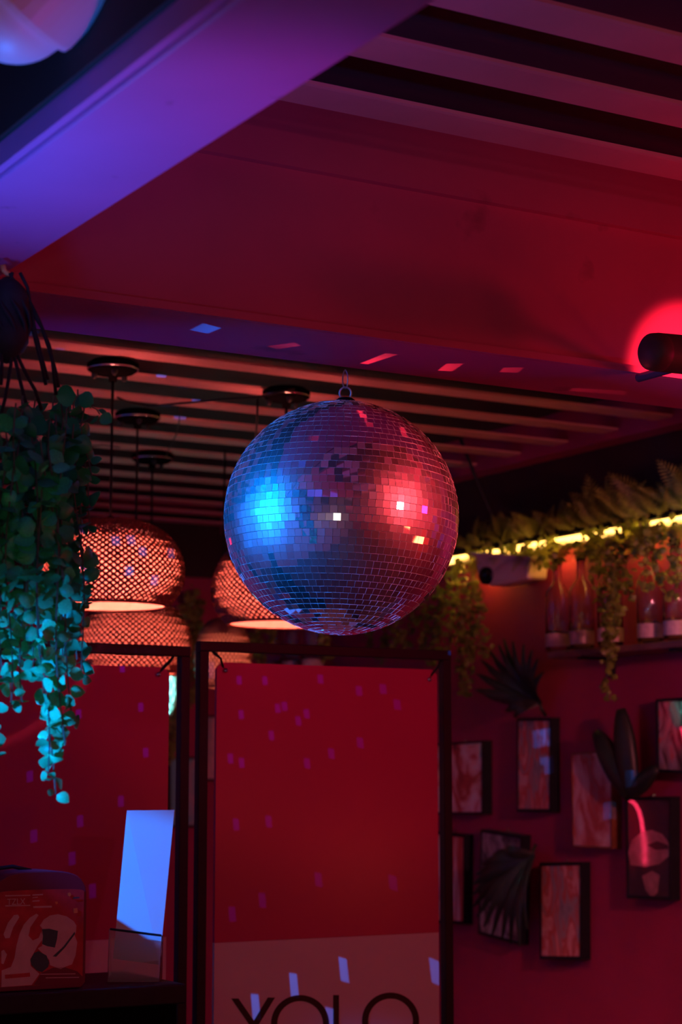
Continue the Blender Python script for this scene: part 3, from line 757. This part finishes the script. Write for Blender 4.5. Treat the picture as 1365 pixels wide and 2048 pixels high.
palm('dark palm leaf fanning left over the tilted picture', (1066,1712), [(985,1702),(962,1722),(952,1742),(946,1762),(944,1784),(947,1806),(955,1826),(968,1846),(985,1862),(1005,1872),(1022,1880),(1040,1884),(1010,1690),(1055,1850)], XW-.075, 13, (1072,1690))
def paddle(label, hub, lobes):
    hb = onX(*hub, XW-.06); t = empty('cactus_leaf', hb); tag(t, label, 'cactus leaf')
    for (tx, ty, wpx) in lobes:
        e = onX(tx, ty, XW-.07); d_ = e - hb; m_ = MB(); n = 10
        pts = [hb + d_*(i/n) for i in range(n+1)]
        rs = [max(.003, wpx/700*(math.sin(math.pi*(.14+.80*i/n))**.55)) for i in range(n+1)]
        m_.tube(pts, rs, 12)
        for v in m_.v: v.x = hb.x + (v.x - hb.x)*.55
        build(m_, 'lobe', M['darkleaf'], t, smooth=True)
    return t
paddle('dark lobed cactus shaped leaf between the wooden and neon lit pictures', (1262,1588), [(1190,1466,30),(1240,1418,31),(1312,1536,20)])

# ------------------------------------------------------------------ shelf with bottles
def shelf(label, ya, yb, zt):
    t = empty('bottle_shelf', (XW-.07, (ya+yb)/2, zt-.02)); tag(t, label, 'shelf', 'bottle shelves on the right hand wall')
    build(MB().box((XW-.145, ya, zt-.018), (XW-.001, yb, zt)), 'shelf_board', M['shelf'], t, bevel=.002)
    n = max(2, round((yb-ya)/.55)+1)
    for i in range(n):
        yk = yb - .13 - i*((yb-ya-.25)/(n-1))
        build(MB().box((XW-.125, yk-.011, zt-.026), (XW-.001, yk+.011, zt-.0185)).box((XW-.009, yk-.011, zt-.075), (XW-.001, yk+.011, zt-.0265)), 'bracket', M['black'], t)
    return t
zS = onX(1095, 1305, XW-.145).z
shelf('wooden shelf of clear bottles under the lit garland, right edge', 3.55, onX(1095, 1312, XW-.145).y, zS)
shelf('wooden shelf far along the wall behind the disco ball', 5.75, 6.62, zS)
bot = [(0,0),(.033,0),(.037,.005),(.037,.185),(.034,.203),(.020,.222),(.0135,.232),(.0125,.285),(.0145,.287),(.0145,.298),(.0095,.298),(.0100,.233),(.016,.222),(.031,.200),(.0345,.182),(.0345,.010),(0,.008)]
gm = MB().lathe(bot, (0,0,0), seg=24); gme = gm.mesh('glass'); gme.materials.append(M['glass'])
for p in gme.polygons: p.use_smooth = True
lmb = MB().lathe([(.0373,.020),(.0377,.021),(.0377,.062),(.0373,.063)], (0,0,0), seg=24); lme = lmb.mesh('label'); lme.materials.append(M['label'])
cmb = MB().lathe([(0,.312),(.013,.312),(.0155,.310),(.0155,.292),(.0148,.290)], (0,0,0), seg=18); cme = cmb.mesh('stopper'); cme.materials.append(M['blackmatt'])
def bottle(px, lab, sc=1.0, wpx=None, grp='clear bottles on the right hand shelf'):
    Xb = XW - .085; yb_ = onX(px, 1280, Xb).y
    L = Vector((Xb, yb_, zS+.0005)); t = empty('glass_bottle', L); tag(t, lab, 'bottle', grp)
    for nm, me in (('glass', gme), ('paper_label', lme), ('stopper', cme)):
        inst(nm, me, t, Matrix.Translation(L) @ Matrix.Diagonal((sc, sc, .92*sc, 1)))
bottle(1117, 'clear glass bottle at the left end of the shelf, leftmost bottle')
bottle(1165, 'clear glass bottle second from the left end of the shelf')
bottle(1222, 'clear glass bottle standing behind the trailing ivy on the shelf')
bottle(1302, 'clear glass bottle just right of the trailing ivy on the shelf')
bottle(1355, 'clear glass bottle cut by the right edge of the photo')
for px, lab in ((545, 'left far bottle glimpsed under the disco ball above the stand'), (585, 'middle far bottle glimpsed under the disco ball above the stand'), (625, 'right far bottle glimpsed under the disco ball above the stand')):
    bottle(px, lab, 1.05, grp='far bottles behind the YOLO stand')

# ------------------------------------------------------------------ light strip, security camera
zL = H + .722
ls = empty('light_strip', (XW-.03, 4.5, zL)); tag(ls, 'glowing warm yellow light strip along the planted ledge', 'light strip')
build(MB().box((XW-.046, 3.4, zL-.010), (XW-.032, 5.32, zL+.008)), 'strip_tube', M['led'], ls)
build(MB().box((XW-.0318, 3.4, zL-.014), (XW-.0008, 5.33, zL+.0125)), 'channel', M['lampbody'], ls)
for yk in (3.9, 4.3, 4.7, 5.1):
    point('light_strip_glow', (XW-.052, yk, zL-.030), (1.0, .40, .05), .45, .012)
build(MB().box((XW-.066, 3.4, zL+.0128), (XW-.0009, 5.33, zL+.0155)), 'light_block_lip', M['blackmatt'], ls)  # added lip, keeps the strip's light from going up to the ceiling
sc = empty('security_camera', onX(1000, 1140, XW-.02)); tag(sc, 'white security camera with black lens at the end of the garland', 'security camera')
Xs = XW - .11
P = [onX(945, 1108, Xs), onX(1060, 1118, Xs), onX(1055, 1158, Xs), onX(1010, 1168, Xs), onX(978, 1172, Xs), onX(958, 1158, Xs)]
build(MB().prism(P, (.075, 0, 0)), 'housing', M['camwhite'], sc, bevel=.008)
P = [onX(938, 1104, Xs-.006), onX(1064, 1112, Xs-.006), onX(1062, 1120, Xs-.006), onX(940, 1112, Xs-.006)]
build(MB().prism(P, (.088, 0, 0)), 'sun_hood', M['camwhite'], sc, bevel=.002)
lc = onX(976, 1152, Xs)
build(MB().lathe([(.028, 0), (.028, .010), (.025, .012), (.024, .006), (0, .008)], lc, (-1,-.35,0), 24), 'lens', M['lens'], sc, smooth=True)
build(MB().lathe([(.03, 0), (.03, .008), (.014, .012), (.014, .036)], Vector((XW-.0008, lc.y-.06, lc.z+.008)), (-1,0,0), 20), 'wall_mount', M['camwhite'], sc, smooth=True)

# ------------------------------------------------------------------ greenery on the right wall
def frond_mesh():
    m_ = MB(); n = 15
    for i in range(n+1):
        u = i/n; z = .28*u*u*-1 + .18*u
        for sd in (-1, 1):
            if i == 0: continue
            L = .26*math.sin(math.pi*(.12+.84*u)); b_ = Vector((0, u, z)); tpp = b_ + Vector((sd*L, .10, -.05)); wv = Vector((0, .020, 0))
            m_.add([b_ - wv*.6, b_ + (tpp-b_)*.5 - wv, tpp, b_ + (tpp-b_)*.5 + wv, b_ + wv*.6], [(0,1,3,4), (1,2,3)])
    m_.tube([Vector((0, i/6, .18*i/6 - .28*(i/6)**2)) for i in range(7)], .008, 3)
    return m_
fm = frond_mesh(); fme = fm.mesh('frond'); fme.materials.append(M['fern'])
gar = empty('fern_garland', (XW-.04, 4.5, zL+.01)); tag(gar, 'leafy fern garland lying along the glowing light strip', 'garland')
rg = random.Random(5)
for i in range(290):
    yk = 5.12 - 1.55*((i+rg.random())/290)
    up_ = rg.random() < .62
    px_dense = 1.0
    d_ = Vector((-rg.uniform(.15, .7), rg.uniform(-.9, .9), rg.uniform(.25, .95) if up_ else rg.uniform(-1.0, -.15))).normalized()
    nn = Vector((-.7, rg.gauss(-.4,.4), .5)); nn = (nn - d_*nn.dot(d_)).normalized(); sx = d_.cross(nn)
    sz = rg.uniform(.05, .12) * (1.25 if yk < 4.45 else .85)
    zz_ = zL + (.020 if up_ else -.012)
    if rg.random() < .25 and up_: zz_ += .02
    M4 = Matrix.Translation((XW-.040-rg.uniform(.012,.05), yk, zz_)) @ Matrix((sx, d_, nn)).transposed().to_4x4() @ Matrix.Scale(sz, 4)
    inst('frond', fme, gar, M4)
build(MB().tube([Vector((XW-.05 + .006*math.sin(i*1.3), 5.12 - 1.55*i/24, zL+.014+.006*math.cos(i*1.7))) for i in range(25)], .004, 5), 'garland_stem', M['stem'], gar, smooth=True)

m_ = MB()
for (xa_, xb_, nl) in ((938,985,70),(1006,1036,50),(1050,1062,14),(1078,1084,8),(1094,1114,40),(1172,1202,60),(1206,1212,8),(1230,1300,150),(1318,1326,10),(1345,1352,10)):
    for _ in range(nl):
        px = rg.uniform(xa_, xb_); py = 1120 - (px-910)*.187 + rg.gauss(0, 11)
        p = onX(px, py, XW-.05-rg.uniform(.0, .03))
        d_ = Vector((rg.gauss(-.3,.6), rg.gauss(0,.8), rg.gauss(.1,.7))).normalized(); nn = Vector((-.8, -.5, .2)) + Vector((rg.gauss(0,.3), rg.gauss(0,.3), rg.gauss(0,.3))); nn = (nn - d_*nn.dot(d_)).normalized()
        leafshape(m_, Matrix.Translation(p) @ Matrix((d_.cross(nn), d_, nn)).transposed().to_4x4() @ Matrix.Scale(rg.uniform(.012,.022), 4), 3, .3)
tag(build(m_, 'foliage', M['fern'], gar), kind='stuff')
def ivy(label, paths, Xb, seed, leafr=.014, spread=.02, mat_=None, back=None, step=.013):
    r_ = random.Random(seed)
    conv = (lambda a_, b_, q: onY(a_, b_, back - q)) if back else (lambda a_, b_, q: onX(a_, b_, Xb - q))
    p0 = conv(*paths[0][0], 0); t = empty('trailing_ivy', p0); tag(t, label, 'ivy')
    m_ = MB(); st = MB()
    for path in paths:
        q = r_.uniform(0, .06); pts = [conv(a_, b_, q) for a_, b_ in path]; fine = []
        for i in range(len(pts)-1):
            L = (pts[i+1]-pts[i]).length; n = max(1, int(L/step))
            fine += [pts[i].lerp(pts[i+1], k/n) + Vector((r_.gauss(0,.004), r_.gauss(0,.004), 0)) for k in range(n)]
        st.tube(fine, .0014, 3)
        for p in fine:
            for _ in range(3):
                d_ = Vector((r_.gauss(-.2,.7), r_.gauss(0,.7), r_.gauss(-.3,.5))).normalized()
                nn = Vector((-.6, -.6, .4)) + Vector((r_.gauss(0,.4), r_.gauss(0,.4), r_.gauss(0,.4))); nn = (nn - d_*nn.dot(d_)).normalized()
                sz = leafr*r_.uniform(1.0, 1.9)
                M4 = Matrix.Translation(p + Vector((r_.gauss(0,spread*.3), r_.gauss(0,spread*.5), r_.gauss(0,spread*.3)))) @ Matrix((d_.cross(nn), d_, nn)).transposed().to_4x4() @ Matrix.Scale(sz, 4)
                leafshape(m_, M4, 3, .3)
    tag(build(m_, 'foliage', mat_ or M['ivy'], t), kind='stuff')
    tag(build(st, 'stems', M['stem'], t), kind='stuff')
ivy('bushy ivy hanging below the security camera right of the ball', [[(925,1128),(930,1230),(935,1330)], [(945,1160),(950,1250),(955,1300)], [(905,1140),(905,1250),(895,1300)], [(965,1180),(962,1260),(975,1320)], [(890,1180),(880,1260),(870,1310)], [(915,1130),(920,1280),(925,1390)], [(940,1290),(938,1340),(930,1400)]], XW-.05, 2)
ivy('ivy trailing under the right side of the disco ball', [[(860,1200),(850,1260),(840,1310)], [(830,1210),(815,1280),(800,1320)], [(780,1230),(770,1280),(765,1330)], [(745,1240),(740,1290),(730,1300)], [(880,1180),(865,1270),(860,1330)], [(800,1220),(790,1270),(785,1300)]], XW-.05, 3)
ivy('long ivy trail hanging in front of the shelf bottles', [[(1215,1085),(1222,1180),(1218,1260),(1222,1330)], [(1235,1080),(1240,1160),(1236,1240)], [(1200,1090),(1205,1170),(1212,1250)], [(1250,1085),(1250,1140),(1262,1200)], [(1226,1250),(1216,1330),(1216,1405)], [(1190,1100),(1200,1150)], [(1228,1100),(1230,1230),(1226,1300)]], XW-.15, 4)
ivy('short ivy fringe drooping over the bottles at the right edge', [[(1290,1070),(1295,1130),(1292,1190)], [(1320,1065),(1318,1120),(1325,1170)], [(1350,1060),(1352,1130),(1350,1200)], [(1270,1075),(1275,1120)], [(1300,1070),(1310,1110)]], XW-.15, 6)
ivy('leafy fringe hanging below the light strip over the left bottles', [[(1080,1105),(1085,1130)], [(1105,1100),(1102,1128)], [(1135,1095),(1130,1125)], [(1160,1092),(1165,1120)], [(1060,1108),(1068,1125)], [(1178,1090),(1182,1118)]], XW-.10, 7)
ivy('dark ivy on the back wall seen between the two stands', [[(385,1180),(388,1260),(385,1340)], [(375,1200),(372,1300),(378,1420)], [(398,1190),(400,1280),(396,1400)], [(345,1420),(342,1480),(336,1530)], [(355,1400),(350,1450),(352,1500)]], 0, 8, back=YB-.06, leafr=.018)
ivy('dark ivy clump above the YOLO stand left of the far bottles', [[(525,1250),(520,1300),(530,1340)], [(545,1255),(548,1310)], [(510,1265),(512,1320)], [(650,1262),(655,1320)]], XW-.16, 9, leafr=.017)

# ------------------------------------------------------------------ wall lamps out of frame (seen as glints in the ball and on the sign board)
for i, (yk, zk) in enumerate(((1.5, H-.30), (.4, H-.15))):
    t = empty('wall_lamp', (XW-.001, yk, zk)); tag(t, ['orange wall lamp on the right wall, nearer the spotlight', 'orange wall lamp on the right wall, nearer the camera'][i], 'wall lamp')
    build(MB().lathe([(.06, 0), (.06, .012), (.02, .018), (.02, .05)], (XW-.001, yk, zk), (-1,0,0), 20), 'base', M['black'], t, smooth=True)

# added glowing globes behind the camera, for pale glints in the ball and fill
M['globe'] = mat('pale_globe', (1, .9, .8), .4, emit=(1.0, .80, .68), estr=2.2)
sl = empty('added_globes', (-.2, -.6, H+.1)); tag(sl, 'added pale globes behind the camera for glints and fill', 'added lights')
gp = [(-.30, 1.05, H-.02), (-.32, .55, H+.06), (-.30, .05, H-.04), (-.32, -.35, H+.05), (-.30, -.95, H-.02), (-.32, -1.5, H+.08), (-.10, -2.2, H), (.45, -2.25, H+.05), (.95, -2.25, H-.03)]
for p in gp:
    build(MB().lathe([(.085*math.sin(math.pi*i/12), -.085*math.cos(math.pi*i/12)) for i in range(13)], p, seg=20), 'globe', M['globe'], sl, smooth=True)
build(MB().tube([Vector(p) + Vector((0,0,.087)) for p in gp], .004, 6), 'flex', M['blackmatt'], sl)

# ------------------------------------------------------------------ light flecks of the mirror tiles, thrown by added spot lamps at the ball
def fleck_data(name, col, power, half, asp, soft=.25):
    l = bpy.data.lights.new(name, 'SPOT'); l.color = col; l.energy = power; l.shadow_soft_size = .002
    l.spot_size = math.radians(2*math.degrees(math.atan(half*1.8*max(1, asp)))); l.spot_blend = .05
    l.use_nodes = True; nt = l.node_tree; em = nt.nodes['Emission']
    tc = nt.nodes.new('ShaderNodeTexCoord'); sx = nt.nodes.new('ShaderNodeSeparateXYZ')
    nt.links.new(tc.outputs['Normal'], sx.inputs[0])
    def math_(op, a_, b_):
        n = nt.nodes.new('ShaderNodeMath'); n.operation = op
        for k, v in enumerate((a_, b_)):
            if v is None: continue
            if hasattr(v, 'links'): nt.links.new(v, n.inputs[k])
            else: n.inputs[k].default_value = v
        return n.outputs[0]
    ux = math_('ABSOLUTE', math_('DIVIDE', sx.outputs['X'], sx.outputs['Z']), None)
    uy = math_('ABSOLUTE', math_('DIVIDE', sx.outputs['Y'], sx.outputs['Z']), None)
    v = math_('MULTIPLY', math_('LESS_THAN', ux, half), math_('LESS_THAN', uy, half*asp))
    nt.links.new(v, em.inputs['Strength'])
    return l
FB = fleck_data('blue_fleck', BLUE, 26, .0085, 2.0)
FP = fleck_data('violet_fleck', (.10, .02, 1.0), 6, .0085, 1.5)
FS = fleck_data('blue_fleck_far', BLUE, 130, .0085, 1.2)
def fleck(data, target, roll=0.0):
    d_ = (target - BALL).normalized()
    o = bpy.data.objects.new('mirror_fleck', data); C.objects.link(o)
    o.location = BALL + d_*(BR+.012)
    o.rotation_euler = (d_.to_track_quat('-Z', 'Y') @ Matrix.Rotation(roll, 3, 'Z').to_quaternion()).to_euler()
for px, py in ((588,1975),(688,1943),(511,2018),(872,1947),(662,2047)): fleck(FB, onY(px, py, YP), .15)
for a_, b_ in ((247,308),(378,310),(660,302),(856,362),(978,352),(1050,432),(257,482),(443,450),(478,440),(590,478),(548,515),(411,588),(715,680),(592,730),(862,625),(203,705),(260,727),(397,1025),(232,1040),(650,1320),(1028,1335),(365,1425),(212,1495)):
    fleck(FP, onY(380+a_/2.528, 1240+b_/2.528, YP), .1)
for px, py in ((243,1338),(280,1416),(155,1430),(290,1507),(240,1605),(158,1645),(65,1675),(142,1720),(183,1785),(57,1555)): fleck(FP, onY(px, py, YP), .05)
for px, py in ((122,664),(140,672),(112,703),(128,709),(330,748),(402,795),(476,708),(512,712),(366,830),(130,640)): fleck(FS, onZ(px, py, 1.0))
def near_fleck(px, py, wd, ln, col, E, roll=0.0):
    """streak on the underside of the ceiling beam just above the ball, wd x ln metres"""
    tgt = onZ(px, py, .70); d_ = (tgt - BALL).normalized(); org = BALL + d_*(BR+.006); dist = (tgt - org).length
    l = fleck_data('beam_fleck', col, E*4*math.pi*dist*dist, wd/2/dist, ln/wd)
    o = bpy.data.objects.new('mirror_fleck', l); C.objects.link(o); o.location = org
    ya = Matrix.Rotation(roll, 3, 'Z') @ Vector((0, 1, 0)); ya = (ya - d_*ya.dot(d_)).normalized(); za = -d_
    o.rotation_euler = Matrix((ya.cross(za), ya, za)).transposed().to_euler()
PINK = (1.0, .10, .16)
near_fleck(412, 658, .022, .045, BLUE, 9)
near_fleck(750, 720, .018, .08, PINK, 5); near_fleck(899, 735, .022, .06, PINK, 4, -.3); near_fleck(1022, 740, .022, .04, PINK, 2, -.4)
near_fleck(1190, 782, .05, .03, PINK, 1, -.5); near_fleck(570, 692, .02, .05, PINK, 1, .5)
for px, py in ((186,1056),(236,1081),(265,1080),(285,1103),(181,1130),(258,1142),(310,1160),(347,1106)): fleck(FS, onY(px, py, 4.03))
fleck(FS, onY(500, 1243, 4.1))
for px, py in ((1090,1474),(1078,1476),(1093,1530),(1218,1620),(1270,1563)): fleck(FS, onX(px, py, XW-.04))
